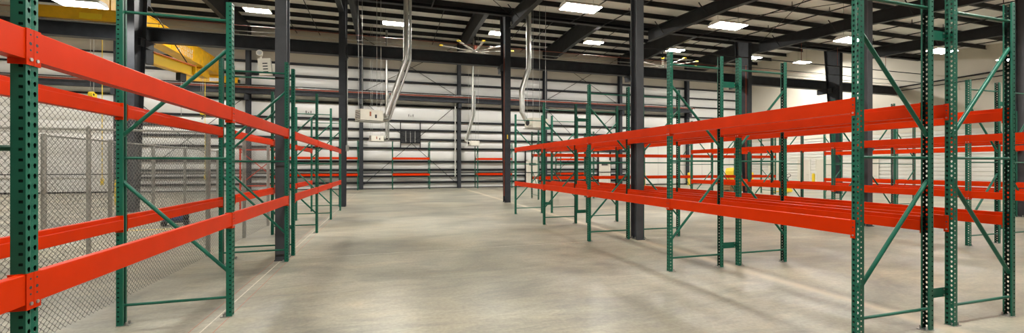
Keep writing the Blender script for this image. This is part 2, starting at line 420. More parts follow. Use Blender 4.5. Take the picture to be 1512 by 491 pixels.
for a, c in ((-1.83, 5.65), (13.18, 20.6)):
    for (ya, yb) in ((8.6, 18.9), (-2, 8.5)):
        pipe(ceiling, [(a, ya, low_roof(ya) - .32), (c, yb, low_roof(yb) - .32)], 0.014, GIRT, 'bracing_rod')
        pipe(ceiling, [(c, ya, low_roof(ya) - .34), (a, yb, low_roof(yb) - .34)], 0.014, GIRT, 'bracing_rod')

# ------------------------------------------------------------------ steel columns
def i_column(label, x, y0, base_d, top_d, zt, fw, group, m=STEEL, plate=True):
    """flanges face -Y / +Y; web along Y; tapered when base_d != top_d (inner flange leans)"""
    r = thing('steel_column', label, 'column', (x, y0, 0), 0, group)
    g = MB(); t = 0.018
    def quad8(ya0, ya1, yb0, yb1, w):      # ya at z=0, yb at z=zt
        vv = [(sx * w / 2, yy, zz) for zz, (p, q) in ((0.02, (ya0, ya1)), (zt, (yb0, yb1))) for yy in (p, q) for sx in (-1, 1)]
        g.add(vv, [(0, 2, 3, 1), (4, 5, 7, 6), (0, 1, 5, 4), (2, 6, 7, 3), (0, 4, 6, 2), (1, 3, 7, 5)], m)
    quad8(0, t, 0, t, fw); quad8(base_d - t, base_d, top_d - t, top_d, fw); quad8(t, base_d - t, t, top_d - t, 0.012)
    g.build('shaft', r)
    g = MB(); g.box(-fw / 2 - .005, fw / 2 + .005, -0.04, base_d + 0.04, 0, 0.02, m)
    for sx in (-1, 1):
        for yy in (0.06, base_d - 0.06): g.tube((sx * 0.09, yy, 0.0), (sx * 0.09, yy, 0.06), 0.014, GALV, 6)
    g.build('base_plate', r)
    return r
near = {-1.83: 'slim dark steel column between the two left green racks',
        5.645: 'slim dark steel column standing in the gap of the right double rack',
        13.18: 'slim grey steel column behind the nearest right rack post',
        20.6: 'slim dark steel column at the right edge of the view',
        -9.2: 'slim dark steel column out of view left of the fence'}
for x, lab in near.items():
    i_column(lab, x, 8.42, 0.25, 0.25, low_roof(8.5) - 0.9, 0.19, 'slim roof columns', SLIM)
hl = {-16.5: 'deep steel crane column far left outside the view', -9.15: 'deep dark crane column carrying the yellow jib boom', -1.8: 'dark crane column at the end of the left rack row',
      5.5: 'tapered dark crane column with a red stripe in the middle of the hall', 12.78: 'dark crane column hidden behind the slim column of the right rack', 19.95: 'dark crane column with red stripe left of the cream wall',
      27.1: 'widest dark crane column in front of the cream side wall'}
for x, lab in hl.items():
    r = i_column(lab, x, 18.95, 0.36, 1.15, high_roof(YM) - 0.25, 0.27, 'crane bay columns')
    g = MB(); g.box(-0.10, 0.10, 0.5, 1.45, 6.36, 6.66, STEEL).box(-0.14, 0.14, 0.45, 1.5, 6.64, 6.665, STEEL); g.build('runway_bracket', r)
    if x in (5.5, 19.95):
        g = MB(); g.box(-0.165, -0.14, 0.10, 0.16, 0.3, 7.5, REDPIPE); g.build('red_conduit', r)
        g = MB(); g.box(-0.04, 0.0, -0.008, 0.0, 3.0, 3.2, SAFETY); g.build('yellow_tag', r)
    if x == -1.8:
        g = MB(); g.box(0.14, 0.26, 0.02, 0.14, 2.35, 2.6, GALV).tube((0.2, 0.06, 2.6), (0.2, 0.06, 6.2), 0.02, GALV, 6); g.build('junction_box', r)
for k, x in enumerate(HIGH_X):
    side = ['far left outside view', 'behind the yellow crane bridge', 'left of the louvred opening', 'right of the louvred opening', 'right of the first cream door', 'right of the second cream door', 'beside the white liner panels'][k]
    r = thing('steel_column', 'dark wall column on the back wall ' + side, 'column', (x, YB - 0.24, 0), 0, 'back wall columns')
    g = MB(); g.box(-0.13, 0.13, -0.40, -0.38, 0, 11.6, STEEL).box(-0.13, 0.13, -0.02, 0.0, 0, 11.6, STEEL).box(-0.006, 0.006, -0.38, -0.02, 0, 11.6, STEEL); g.build('shaft', r)
    g = MB(); g.box(-0.11, 0.11, -0.75, -0.4, 6.25, 6.62, STEEL); g.build('runway_bracket', r)
    if k == 3:
        g = MB(); g.tube((-0.30, -0.2, 0.9), (-0.30, -0.2, 7.0), 0.05, SIDING, 8); g.build('white_downpipe', r)

# ------------------------------------------------------------------ crane runways (long beams) and crane
def runway(label, yc, z0, z1, x0, x1, orange):
    r = thing('crane_runway', label, 'crane runway', (0, yc, 0))
    g = MB(); g.box(x0, x1, -0.16, 0.16, z0, z0 + 0.025, STEEL).box(x0, x1, -0.18, 0.18, z1 - 0.025, z1, STEEL).box(x0, x1, -0.008, 0.008, z0, z1, STEEL)
    g.build('beam', r)
    g = MB(); g.box(x0, x1, -0.03, 0.03, z1, z1 + 0.06, GALV); g.build('rail', r)
    if orange:
        for k, dz in enumerate((0.10, 0.16)):
            g = MB(); g.box(x0, x1, -0.30 - 0.02 * k, -0.28 - 0.02 * k, z1 - dz + 0.02, z1 - dz + 0.055, CONDUCTOR if k else REDPIPE); g.build('conductor_bar', r)
        x = x0 + 0.5
        while x < x1:
            g = MB(); g.box(x - 0.02, x + 0.02, -0.28, -0.15, z1 - 0.12, z1 - 0.02, GIRT); g.build('bar_bracket', r); x += 2.4
    else:
        g = MB(); g.tube((x0, -0.2, z1 + 0.0), (x1, -0.2, z1 + 0.0), 0.025, GALV, 6); g.build('conduit', r)
    return r
runway('deep dark runway beam crossing the hall overhead on the crane columns', 20.2, 6.68, 7.22, XL, XR - 0.02, False)
runway('runway beam with orange conductor bars along the back wall', 32.45, 6.68, 7.16, XL, 27.4, True)

C = thing('bridge_crane', 'yellow overhead bridge crane spanning the crane bay at left', 'crane', (-11.0, 20.2, 7.29))
g = MB(); g.box(-0.3, 0.3, -0.3, 12.55, 0.50, 1.45, YELLOW).box(-0.36, 0.36, -0.3, 12.55, 1.45, 1.48, YELLOW).box(-0.36, 0.36, -0.3, 12.55, 0.47, 0.50, YELLOW)
for k in range(10): g.box(0.3, 0.33, 0.6 + k * 1.25, 0.64 + k * 1.25, 0.5, 1.45, YELLOW)
g.build('bridge_girder', C)
for yy in (0, 12.25):
    g = MB(); g.box(-1.75, 1.35, -0.16, 0.16, 0.03, 0.46, YELLOW).box(-1.75, 1.35, -0.2, 0.2, 0.44, 0.47, YELLOW)
    e = g.build('end_truck', C, (0, yy, 0))
    for xx in (-1.45, 1.05):
        g = MB(); g.tube((xx, -0.05, 0.13), (xx, 0.05, 0.13), 0.13, GALV, 14); g.build('wheel', e)
    g = MB(); g.box(-0.25, 0.45, -0.19, -0.17, 0.08, 0.30, SAFETY if yy == 0 else WHITEINK); g.build('label_plate', e)
    g = MB(); g.box(1.35, 1.45, -0.1, 0.1, 0.08, 0.28, BLACK).box(-1.85, -1.75, -0.1, 0.1, 0.08, 0.28, BLACK); g.build('bumper', e)
g = MB()
for row in range(2):
    k = 0
    yy = 6.1
    while yy < 8.1:
        w = random.choice((0.07, 0.1, 0.13)); z0 = 0.84 - row * 0.28
        g.box(0.335, 0.342, yy, yy + 0.04, z0, z0 + 0.22, WHITEINK).box(0.335, 0.342, yy, yy + w, z0 + (0.18 if k % 2 else 0.0), z0 + (0.22 if k % 2 else 0.04), WHITEINK)
        yy += 0.2; k += 1
g.build('lettering', C)['kind'] = 'stuff'
g = MB(); g.path([(-0.45, 0.3, 1.7), (-0.45, 12.2, 1.7)], 0.02, BLACK)
for k in range(13): g.tube((-0.45, 0.3 + k, 1.48), (-0.45, 0.3 + k, 1.7), 0.015, BLACK, 5)
g.build('festoon_rail', C)
def hoist(label, xx, yy, hook_z, pend):
    h = thing('chain_hoist', label, 'hoist', (xx, yy, 0), 0, 'hoists on the yellow crane')
    g = MB(); g.box(-0.2, 0.2, -0.45, 0.45, 7.25, 7.72, YELLOW).tube((0, -0.62, 7.45), (0, 0.62, 7.45), 0.19, YELLOW, 12); g.build('hoist_body', h)
    g = MB(); g.box(-0.1, -11.0 - xx + 0.3, -0.12, 0.12, 7.70, 7.765, YELLOW); g.build('trolley_arm', h)
    g = MB()
    for dx, dy in ((-0.06, 0), (0.06, 0), (0.0, 0.09)): g.tube((dx, dy, hook_z + 0.18), (dx, dy, 7.3), 0.006, GALV, 5)
    g.build('wire_rope', h)
    g = MB(); g.tube((-0.07, -0.03, hook_z + 0.08), (0.07, -0.03, hook_z + 0.08), 0.12, SAFETY, 14).box(-0.06, 0.06, -0.10, 0.2, hook_z - 0.02, hook_z + 0.14, SAFETY).tube((-0.075, -0.03, hook_z + 0.08), (0.075, -0.03, hook_z + 0.08), 0.05, BLACK, 10); g.build('hook_block', h)
    g = MB(); pts = [(0, 0, hook_z - 0.02), (0, 0, hook_z - 0.14)] + [(0, 0.09 * math.sin(t), hook_z - 0.22 + 0.09 * math.cos(t)) for t in [k * 0.6 for k in range(1, 8)]]
    g.path(pts, 0.022, BLACK, 6); g.build('hook', h)
    g = MB(); g.tube((0.12, pend, 1.15), (0.12, pend, 7.3), 0.014, SAFETY, 6); g.build('pendant_cable', h)
    g = MB(); g.box(0.08, 0.16, pend - 0.05, pend + 0.05, 0.90, 1.16, SAFETY); g.build('pendant_control', h)
hoist('yellow chain hoist with hook block nearest the front runway beam', -11.9, 21.95, 4.65, 0.42)
hoist('yellow chain hoist with hook block near the back wall', -11.0, 30.4, 4.95, 0.12)

J = thing('jib_crane', 'bright yellow jib boom fixed to the deep crane column', 'jib crane', (-9.15, 20.35, 0), R(-14))
JL = 2.4
g = MB(); g.box(-0.15, 0.15, 0, JL, 5.84, 5.875, YELLOW).box(-0.15, 0.15, 0, JL, 6.31, 6.345, mat('jib_red', (0.62, 0.17, 0.04), 0.5)).box(-0.012, 0.012, 0, JL, 5.85, 6.33, SAFETY)
g.build('boom', J)
g = MB(); g.box(-0.15, 0.15, JL - 0.02, JL, 5.85, 6.33, SAFETY); g.build('end_plate', J)
g = MB(); g.tube((0, -0.2, 8.3), (0, JL - 0.3, 6.34), 0.022, GIRT, 6); g.build('tie_rod', J)
g = MB(); g.box(-0.12, 0.12, -0.35, 0.02, 5.8, 6.4, STEEL); g.build('hinge', J)
g = MB(); g.box(-0.1, 0.1, -0.35, -0.1, 8.1, 8.45, STEEL); g.build('hinge', J)
g = MB(); g.box(-0.1, 0.1, 1.5, 1.85, 5.5, 5.83, BLACK).tube((0, 1.68, 3.9), (0, 1.68, 5.5), 0.012, GALV, 5); g.build('trolley', J)

# ------------------------------------------------------------------ pallet racks
PW, PD, PH, PITCH = 0.0762, 0.058, 3.556, 0.0508
def post_mesh(lip):
    g = MB(); rows = int(PH / PITCH)
    hw = PW / 2
    def cell_face(P, hole, m):     # ring between the cell's outline and its hole
        n = len(hole); g.add([P(*o) for o, _ in hole] + [P(*i) for _, i in hole], [(k, (k + 1) % n, n + (k + 1) % n, n + k) for k in range(n)], m)
    def tear(y0, y1, z0, yc):
        zc, zt, r = z0 + 0.030, z0 + PITCH, 0.0098
        inner = [(yc + r, zc), (yc + r * .7, zc + r * .7), (yc, zc + r), (yc - r * .7, zc + r * .7), (yc - r, zc), (yc - 0.0052, zc - 0.0135), (yc, zc - 0.0175), (yc + 0.0052, zc - 0.0135)]
        outer = [(y1, zc), (y1, zt), (yc, zt), (y0, zt), (y0, zc), (y0, z0), (yc, z0), (y1, z0)]
        return list(zip(outer, inner))
    def sq(x0, x1, z0, xc):
        zc, zt, a, c = z0 + 0.030, z0 + PITCH, 0.0085, 0.0070
        return list(zip([(x0, z0), (x1, z0), (x1, zt), (x0, zt)], [(xc - a, zc - c), (xc + a, zc - c), (xc + a, zc + c), (xc - a, zc + c)]))
    for m, e in ((GREEN, 0.0), (INNER, 0.0018)):       # painted outer skin, near-black inner skin with the hollow's shade in its colour
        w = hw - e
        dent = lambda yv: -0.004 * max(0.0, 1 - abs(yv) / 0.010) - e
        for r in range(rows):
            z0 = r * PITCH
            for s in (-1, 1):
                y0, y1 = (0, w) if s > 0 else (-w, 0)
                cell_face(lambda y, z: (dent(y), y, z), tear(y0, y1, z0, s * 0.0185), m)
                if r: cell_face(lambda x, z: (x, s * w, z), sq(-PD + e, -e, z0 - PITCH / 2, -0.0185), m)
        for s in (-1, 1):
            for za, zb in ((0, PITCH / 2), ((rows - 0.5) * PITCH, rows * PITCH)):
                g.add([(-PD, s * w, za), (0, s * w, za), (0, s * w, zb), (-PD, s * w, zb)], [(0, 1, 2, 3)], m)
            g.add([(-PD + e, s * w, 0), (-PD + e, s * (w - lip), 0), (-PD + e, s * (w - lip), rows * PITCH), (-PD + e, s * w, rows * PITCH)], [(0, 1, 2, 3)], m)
    me = bpy.data.meshes.new('post'); me.from_pydata(g.v, [], g.f)
    for m in g.mats: me.materials.append(m)
    me.polygons.foreach_set('material_index', g.m); me.update()
    return me
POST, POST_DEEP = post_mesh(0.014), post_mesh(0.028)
g = MB(); g.box(-0.115, 0.004, -0.044, 0.044, 0.0, 0.007, GALV)
for q in (-0.085,): g.tube((q, 0.028, 0), (q, 0.028, 0.04), 0.009, GALV, 6).tube((q, -0.028, 0), (q, -0.028, 0.04), 0.009, GALV, 6)
FOOT = g.mesh('foot_plate')
DEPTH = 1.067
HB, HM, HT = 0.215, 1.79, 3.355
xf, xr = -PD / 2, -DEPTH + PD / 2
def tube_mesh(a, c, r, name):
    q = MB(); q.tube(a, c, r, GREEN, 8); return q.mesh(name)
BR = [tube_mesh((xf, 0, z), (xr, 0, z), 0.0155, 'brace') for z in (HB, HM, HT)] + \
     [tube_mesh((xf, 0, 3.05), (xr, 0, 2.02), 0.020, 'brace'), tube_mesh((xf, 0, 0.49), (xr, 0, 1.55), 0.020, 'brace')]
def beam_mesh(L):
    prof = [(0.002, 0.0), (0.002, 0.142), (0.0, 0.146), (-0.038, 0.146), (-0.041, 0.143), (-0.041, 0.105), (-0.064, 0.105), (-0.067, 0.102), (-0.067, 0.003), (-0.064, 0.0)]
    q = MB(); q.prism(prof, (0, 0, 0), (0, L, 0), ORANGE, ((1, 0, 0), (0, 0, 1))); return q.mesh('beam')
def conn_mesh(s):        # end bracket: plate on the post's face plus the plate along its side; s = +1 sits at the beam's low-y end
    q = MB()
    q.box(0.003, 0.0075, -s * 0.037, s * 0.006, -0.028, 0.150, ORANGE) if s > 0 else q.box(0.003, 0.0075, -0.006, 0.037, -0.028, 0.150, ORANGE)
    q.box(-0.066, 0.0075, 0.0 if s > 0 else -0.005, 0.005 if s > 0 else 0.0, -0.028, 0.150, ORANGE)
    yc = -s * 0.0185
    for z, r, m in ((0.122, 0.0055, DARKINK), (0.078, 0.0085, DARKINK), (0.046, 0.0055, DARKINK)):
        q.tube((0.007, yc, z), (0.0083, yc, z), r, m, 8)
    q.tube((0.007, yc, 0.0), (0.013, yc, 0.0), 0.009, GALV, 8)
    return q.mesh('end_bracket')
BEAMS = {}
CONN = (conn_mesh(1), conn_mesh(-1))
LEVELS = (1.174 - 0.146, 2.370 - 0.146)
def spacer_mesh(gap):
    q = MB(); q.box(0, gap, -0.004, 0.004, -0.05, 0.05, GREEN)
    for x in (0.02, gap - 0.02):
        for z in (-0.03, 0.03): q.tube((x, -0.012, z), (x, 0.0, z), 0.008, GALV, 6)
    return q.mesh('row_spacer')
def rack(label, origin, rz, ys, levels=LEVELS, height=1.0, spacer=None, no_spacer=2, post=POST, skip=(), group='green and orange pallet racks'):
    """local frame: aisle face at x=0 looking +x, bays along +y, ys = post centres"""
    r = thing('pallet_rack', label, 'pallet rack', origin, rz, group)
    for y in ys:
        for x, rot in ((0, 0), (-DEPTH, math.pi)):
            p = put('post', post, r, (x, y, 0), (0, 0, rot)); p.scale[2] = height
            put('foot_plate', FOOT, p)
        for k, me in enumerate(BR):
            p = put('brace', me, r, (0, y, 0)); p.scale[2] = height
        if spacer and y != ys[no_spacer]:
            for z in (0.35, 3.10):
                put('row_spacer', spacer, r, (-DEPTH - 0.0, y - PW / 2 - 0.004, z), (0, 0, math.pi))
    for a, c in zip(ys, ys[1:]):
        if a in skip: continue
        L = round(c - a - PW, 3)
        if L not in BEAMS: BEAMS[L] = beam_mesh(L)
        for z in levels:
            for x, rot in ((0, 0), (-DEPTH, math.pi)):
                o = put('beam', BEAMS[L], r, (x, a + PW / 2 if rot == 0 else c - PW / 2, z), (0, 0, rot))
                put('end_bracket', CONN[0], o, (0, 0, 0)); put('end_bracket', CONN[1], o, (0, L, 0))
    return r
B = 2.743 + PW
h = PW / 2
rack('near left green pallet rack with orange beams beside the fence', (-1.68, 0, 0), 0, [5.44 + h + k * B for k in (-2, -1, 0, 1)], post=POST_DEEP)
rack('second left green pallet rack beyond the slim column', (-1.68, 0, 0), 0, [8.79 + h + k * B for k in range(4)], post=POST_DEEP)
gapAB = 0.325
ysR = [2.885 + h + k * B for k in range(5)]
SP = spacer_mesh(gapAB)
rack('right pallet rack facing the main aisle, its end frame nearest the viewer', (4.375, 0, 0), math.pi, [-y for y in ysR][::-1], spacer=SP)
rack('pallet rack back to back with the aisle rack on the right', (4.375 + 2 * DEPTH + gapAB, 0, 0), 0, ysR)
rack('pallet rack across the second aisle on the right, nearer of the pair', (11.92, 0, 0), math.pi, [-y for y in ysR][::-1], spacer=SP)
rack('pallet rack across the second aisle on the right, farther of the pair', (11.92 + 2 * DEPTH + gapAB, 0, 0), 0, ysR)
rack('farthest right pallet rack standing before the ribbed siding', (19.25, 0, 0), math.pi, [-y for y in ysR[1:]][::-1])
rack('long pallet rack standing crosswise behind the right racks', (0, 20.0, 0), -math.pi / 2, [7.44 + k * 3.124 for k in range(6)])
BY = 31.75
rack('back wall pallet rack behind the left racks', (0, BY, 0), -math.pi / 2, [-7.45, -4.72, -1.98], group='back wall racks')
rack('back wall pallet rack under the louvred opening', (0, BY, 0), -math.pi / 2, [0.42, 3.10], group='back wall racks')
rack('back wall pallet rack between the wall column and the tapered column', (0, BY, 0), -math.pi / 2, [6.78, 9.55], group='back wall racks')
rack('back wall pallet rack between the two cream doors', (0, BY, 0), -math.pi / 2, [13.75, 16.5], group='back wall racks')

# ------------------------------------------------------------------ chain link fence
def link_mesh(L, H, dw=0.072, dh=0.066, r=0.0029):
    nz = int(H / (dh / 2)); nw = int(L / (dw / 2))
    k = np.arange(nz + 1); V = []; Fq = []
    base = 0
    off = np.array([[0, r], [r * 0.87, -r * 0.5], [-r * 0.87, -r * 0.5]])
    for w in range(nw):
        s = 1 if w % 2 == 0 else -1
        y = w * dw / 2 + dw / 4 * np.where(k % 2 == 0, s, -s) * 1.04
        x = 0.003 * np.where(k % 2 == 0, 1, -1) * s
        z = k * dh / 2
        ring = np.stack([np.stack([x + o[1], y + o[0], z], 1) for o in off], 1).reshape(-1, 3)
        V.append(ring)
        i = base + 3 * np.arange(nz)
        for a, c in ((0, 1), (1, 2), (2, 0)):
            Fq.append(np.stack([i + a, i + c, i + c + 3, i + a + 3], 1))
        base += 3 * (nz + 1)
    V = np.concatenate(V); Fq = np.concatenate(Fq)
    me = bpy.data.meshes.new('chain_link_mesh')
    me.vertices.add(len(V)); me.vertices.foreach_set('co', V.astype(np.float32).ravel())
    me.loops.add(Fq.size); me.loops.foreach_set('vertex_index', Fq.astype(np.int32).ravel())
    me.polygons.add(len(Fq)); me.polygons.foreach_set('loop_start', (np.arange(len(Fq)) * 4).astype(np.int32))
    me.update(calc_edges=True); me.validate(); me.materials.append(WIRE)
    return me
def fence(label, loc, rz, L, posts, H=2.35, rail=True, midrail=False, pr=0.032):
    f = thing('chain_link_fence', label, 'fence', loc, rz, 'chain link fence runs')
    o = put('chain_link_mesh', link_mesh(L, H), f, (0, 0, 0.03)); o['kind'] = 'stuff'
    for p in posts:
        q = MB(); q.tube((-0.05, p, 0), (-0.05, p, H + 0.03), pr, FPOST, 10)
        pp = q.build('fence_post', f)
        q = MB(); q.tube((-0.05, p, H + 0.03), (-0.05, p, H + 0.06), pr * 1.15, FPOST, 10, r2=pr * 0.5); q.build('post_cap', pp)
    if rail:
        q = MB(); q.tube((-0.05, 0, H), (-0.05, L, H), 0.021, FPOST, 8); q.build('top_rail', f)
    if midrail:
        q = MB(); q.tube((-0.05, 0, 1.2), (-0.05, L, 1.2), 0.021, FPOST, 8); q.build('mid_rail', f)
    return f
fence('chain link fence run behind the near left rack', (-3.2, -0.5, 0), 0, 14.0, [0.6, 3.75, 7.05, 9.75, 11.85, 13.95], rail=False, pr=0.04)
fence('chain link fence run crossing away from the left rack', (-3.27, 9.2, 0), R(90), 8.5, [1.74, 4.3, 6.9], rail=True)
fence('chain link fence run farthest left inside the caged area', (-6.85, 11.22, 0), 0, 9.5, [0.0, 2.2, 4.3, 6.4, 9.4], rail=True, pr=0.045)

# ------------------------------------------------------------------ unit heaters with flues
def heater(label, loc, rz, s, flue, left_fan, roof):
    u = thing('unit_heater', label, 'heater', loc, rz, 'hanging unit heaters')
    g = MB(); g.box(-0.5 * s, 0.42 * s, -0.28 * s, 0.28 * s, 0, 0.42 * s, WHITE); bd = g.build('cabinet', u)
    sx = -1 if left_fan else 1
    g = MB(); g.box(-0.512 * s, -0.5 * s, -0.24 * s, 0.24 * s, 0.04 * s, 0.38 * s, BLACK)
    for k in range(5): g.box(-0.53 * s, -0.512 * s, -0.24 * s, 0.24 * s, (0.06 + 0.066 * k) * s, (0.085 + 0.066 * k) * s, WHITE)
    g.build('louvre_grille', u)
    g = MB(); g.tube((0.42 * s, 0, 0.21 * s), (0.50 * s, 0, 0.21 * s), 0.17 * s, WHITE, 18); fr = g.build('fan_ring', u)
    g = MB(); g.tube((0.49 * s, 0, 0.21 * s), (0.505 * s, 0, 0.21 * s), 0.13 * s, BLACK, 18); g.build('fan', fr)
    g = MB(); g.box(0.08 * s, 0.16 * s, -0.286 * s, -0.28 * s, 0.10 * s, 0.24 * s, DARKINK).box(-0.14 * s, -0.07 * s, -0.286 * s, -0.28 * s, 0.16 * s, 0.34 * s, mat('rating_label', (0.35, 0.12, 0.06), 0.6)); g.build('label_plate', bd)
    g = MB()
    for x in (-0.4, 0.36):
        for y in (-0.2, 0.2): g.tube((x * s, y * s, 0.42 * s), (x * s, y * s, roof - loc[2]), 0.009, GALV, 5)
    g.build('hanger_rod', u)
    g = MB(); g.box(-0.55 * s, 0.5 * s, -0.3 * s, 0.3 * s, -0.05 * s, -0.03 * s, GALV); g.build('gas_tray', u)
    for pts, r in flue:
        g = MB(); inv = Matrix.Rotation(-rz, 4, 'Z')
        P = [inv @ (Vector(p) - Vector(loc)) for p in pts]
        g.path(P, r, FLUE, 12)
        for p in P[1:-1]: g.tube(p - Vector((0, 0, 0.02)), p + Vector((0, 0, 0.02)), r * 1.08, FLUE, 12)
        g.build('flue_pipe', u)
heater('large white unit heater with a silver flue hanging left of the aisle', (-0.62, 17.4, 3.50), R(24), 0.98,
       [([(-0.22, 17.55, 3.70), (0.0, 17.5, 3.75), (0.74, 17.45, 6.05), (0.76, 17.45, 8.95)], 0.10), ([(-0.22, 17.7, 3.6), (0.1, 17.6, 3.6), (0.92, 17.6, 6.0), (0.94, 17.6, 8.95)], 0.055)], False, 9.02)
heater('white unit heater with round fan inlet hanging right of the tapered column', (6.42, 17.6, 3.42), R(202), 1.0,
       [([(6.0, 17.6, 3.65), (5.75, 17.6, 4.1), (5.72, 17.6, 5.05), (6.05, 17.6, 6.1), (6.05, 17.6, 8.9)], 0.095), ([(6.0, 17.75, 3.62), (5.9, 17.75, 4.1), (5.86, 17.75, 5.05), (6.2, 17.75, 6.1), (6.2, 17.75, 8.9)], 0.05)], True, 9.03)
heater('small far white unit heater left of the louvred opening', (-0.66, 31.4, 3.50), R(18), 0.95,
       [([(-0.36, 31.4, 3.7), (-0.15, 31.4, 3.7), (0.0, 31.4, 3.9), (0.0, 31.4, 11.5)], 0.085), ([(-0.3, 31.5, 3.6), (0.14, 31.5, 3.6), (0.14, 31.5, 7.0)], 0.045)], False, 11.72)
heater('small far white unit heater right of the louvred opening', (6.35, 31.4, 3.30), R(202), 0.85,
       [([(5.9, 31.4, 3.5), (5.75, 31.4, 3.7), (6.3, 31.4, 5.6), (6.35, 31.4, 11.5)], 0.085), ([(5.95, 31.5, 3.5), (5.9, 31.5, 3.7), (6.45, 31.5, 5.6), (6.5, 31.5, 7.5)], 0.05)], True, 11.72)

# ------------------------------------------------------------------ light fixtures
def fixture(label, x, y, z, roof, group, lit=LIT):
    t = thing('light_fixture', label, 'light', (x, y, z), 0, group)
    g = MB(); g.prism([(-0.30, 0.03), (-0.16, 0.13), (0.16, 0.13), (0.30, 0.03), (0.30, 0.0), (-0.30, 0.0)], (-0.62, 0, 0), (0.62, 0, 0), WHITE, ((0, 1, 0), (0, 0, 1))); g.build('housing', t)
    g = MB(); g.box(-0.60, 0.60, -0.28, 0.28, -0.012, -0.002, lit); g.build('diffuser', t)
    g = MB()
    for sx in (-0.45, 0.45): g.tube((sx, 0, 0.13), (sx, 0, roof - z), 0.004, GIRT, 4)
    g.build('hanger', t)
LOW = [(5.9, 12.05, 'bright ceiling light left of the slim column, largest in view'), (11.7, 12.05, 'bright ceiling light above the second frame of the right rack'),
       (17.75, 12.0, 'bright ceiling light half hidden by the nearest right post'), (23.1, 12.0, 'bright ceiling light seen between the two nearest double rack posts'),
       (28.2, 12.0, 'small bright ceiling light at the far right edge')]
for x, y, lab in LOW: fixture(lab, x, y, 6.72, low_roof(y) - 0.2, 'low roof lights')
fixture('bright ceiling light glaring before the yellow crane at top left', -9.8, 17.5, 7.12, low_roof(17.5) - 0.2, 'low roof lights')
for x in (-12.0, -6.0, 0.0): fixture('ceiling light of the low roof above the frame', x, 12.05, 6.72, low_roof(12) - 0.2, 'low lights out of view')
for x in (-12.0, -6.0, 0.0, 5.9, 11.7, 17.75, 24.0, 30.0): fixture('ceiling light of the low roof above the frame', x, 2.0, 6.5, low_roof(2.0) - 0.2, 'low lights out of view')
HI = [(-6.6, 'bright high bay light left of the slim left column'), (0.4, 'bright high bay light left of the silver flue'), (6.75, 'bright high bay light at the tapered column'),
      (13.3, 'bright high bay light left of the slim right column'), (19.8, 'bright high bay light over the second right rack frame'), (26.8, 'small bright high bay light beside the dark far column'), (31.8, 'bright high bay light nearest the cream wall')]
for x, lab in HI: fixture(lab, x, 25.2, 10.0, high_roof(25.2) - 0.2, 'high bay lights', LIT_HI)
for x in (-13.2, -19.8): fixture('high bay light beyond the left edge', x, 25.2, 10.0, high_roof(25.2) - 0.2, 'high bay lights out of view', LIT_HI)

# ------------------------------------------------------------------ large ceiling fans
def fan(label, x, y, z, rad, a0):
    t = thing('ceiling_fan', label, 'fan', (x, y, z), R(a0), 'large ceiling fans')
    g = MB(); g.tube((0, 0, -0.06), (0, 0, 0.10), 0.22, GALV, 16); g.build('hub', t)
    g = MB(); g.tube((0, 0, 0.1), (0, 0, 0.42), 0.13, REDPIPE, 12); g.build('motor', t)
    g = MB(); g.tube((0, 0, 0.42), (0, 0, high_roof(y) - 0.3 - z), 0.04, GIRT, 8); g.build('downrod', t)
    for k in range(10):
        g = MB(); g.prism([(-0.085, 0.0), (0.0, 0.03), (0.085, 0.012), (0.085, 0.0), (0.0, 0.012), (-0.085, -0.012)], (0.18, 0, 0), (rad - 0.1, 0, 0), SIDING, ((0, 1, 0), (0, 0, 1)))
        bl = g.build('blade', t, (0, 0, 0), (0, 0, k * math.pi / 5))
        g = MB(); g.box(rad - 0.18, rad, -0.10, 0.10, -0.02, 0.05, SAFETY); g.build('blade_tip', bl)
fan('large ceiling fan with yellow tipped blades left of the tapered column', 5.75, 27.7, 9.45, 2.6, -90)
fan('large ceiling fan with yellow tipped blades above the right rack', 20.5, 27.6, 9.45, 2.6, -90)

# ------------------------------------------------------------------ small things
for xs in (1.8, -5.4):
    for dx in (-0.16, 0.0, 0.16):
        g = MB(); g.box(xs + dx - 0.02, xs + dx + 0.02, YB - 0.26, YB - 0.2, 5.55, 5.72 if dx else 5.62, GIRT); g.build('wall_clip', wall_back)
E_ = thing('emergency_light', 'white tilted emergency light box with round lamp on the slim left column', 'emergency light', (-2.07, 8.44, 3.33), R(0))
g = MB(); g.box(-0.10, 0.10, -0.04, 0.04, 0, 0.30, WHITE); bx_ = g.build('battery_box', E_, (0, 0, 0), (0, R(-6), 0))
g = MB()
for k in range(4): g.box(-0.03, 0.05, -0.0415, -0.04, 0.05 + 0.05 * k, 0.07 + 0.05 * k, DARKINK)
g.build('printed_label', bx_)
g = MB(); g.tube((-0.09, -0.07, 0.385), (-0.09, 0.03, 0.365), 0.055, WHITE, 14, r2=0.03); lm = g.build('lamp_head', E_)
g = MB(); g.tube((-0.09, -0.074, 0.386), (-0.09, -0.071, 0.3855), 0.042, GALV, 14); g.build('lens', lm)
g = MB(); g.box(0.10, 0.16, -0.015, 0.015, 0.08, 0.22, WHITE).box(-0.1, -0.07, -0.01, 0.01, 0.28, 0.36, WHITE); g.build('bracket', E_)

def bollard(label, x, y):
    t = thing('bollard', label, 'bollard', (x, y, 0), 0, 'yellow bollards')
    g = MB(); g.tube((0, 0, 0), (0, 0, 1.08), 0.11, SAFETY, 16); g.build('tube', t)
    g = MB(); g.tube((0, 0, 1.08), (0, 0, 1.15), 0.11, SAFETY, 16, r2=0.04); g.build('cap', t)
bollard('yellow bollard between the two plain doors of the ribbed siding', 32.6, 24.9)
bollard('yellow bollard in front of the far corner siding', 32.6, 30.7)
bollard('yellow bollard at the back wall right of the slim right column', 22.0, 32.2)
bollard('yellow bollard at the back wall beside the dark wall column', 26.6, 32.0)
bollard('yellow bollard seen through the fence beside the rear left post', -11.35, 22.6)

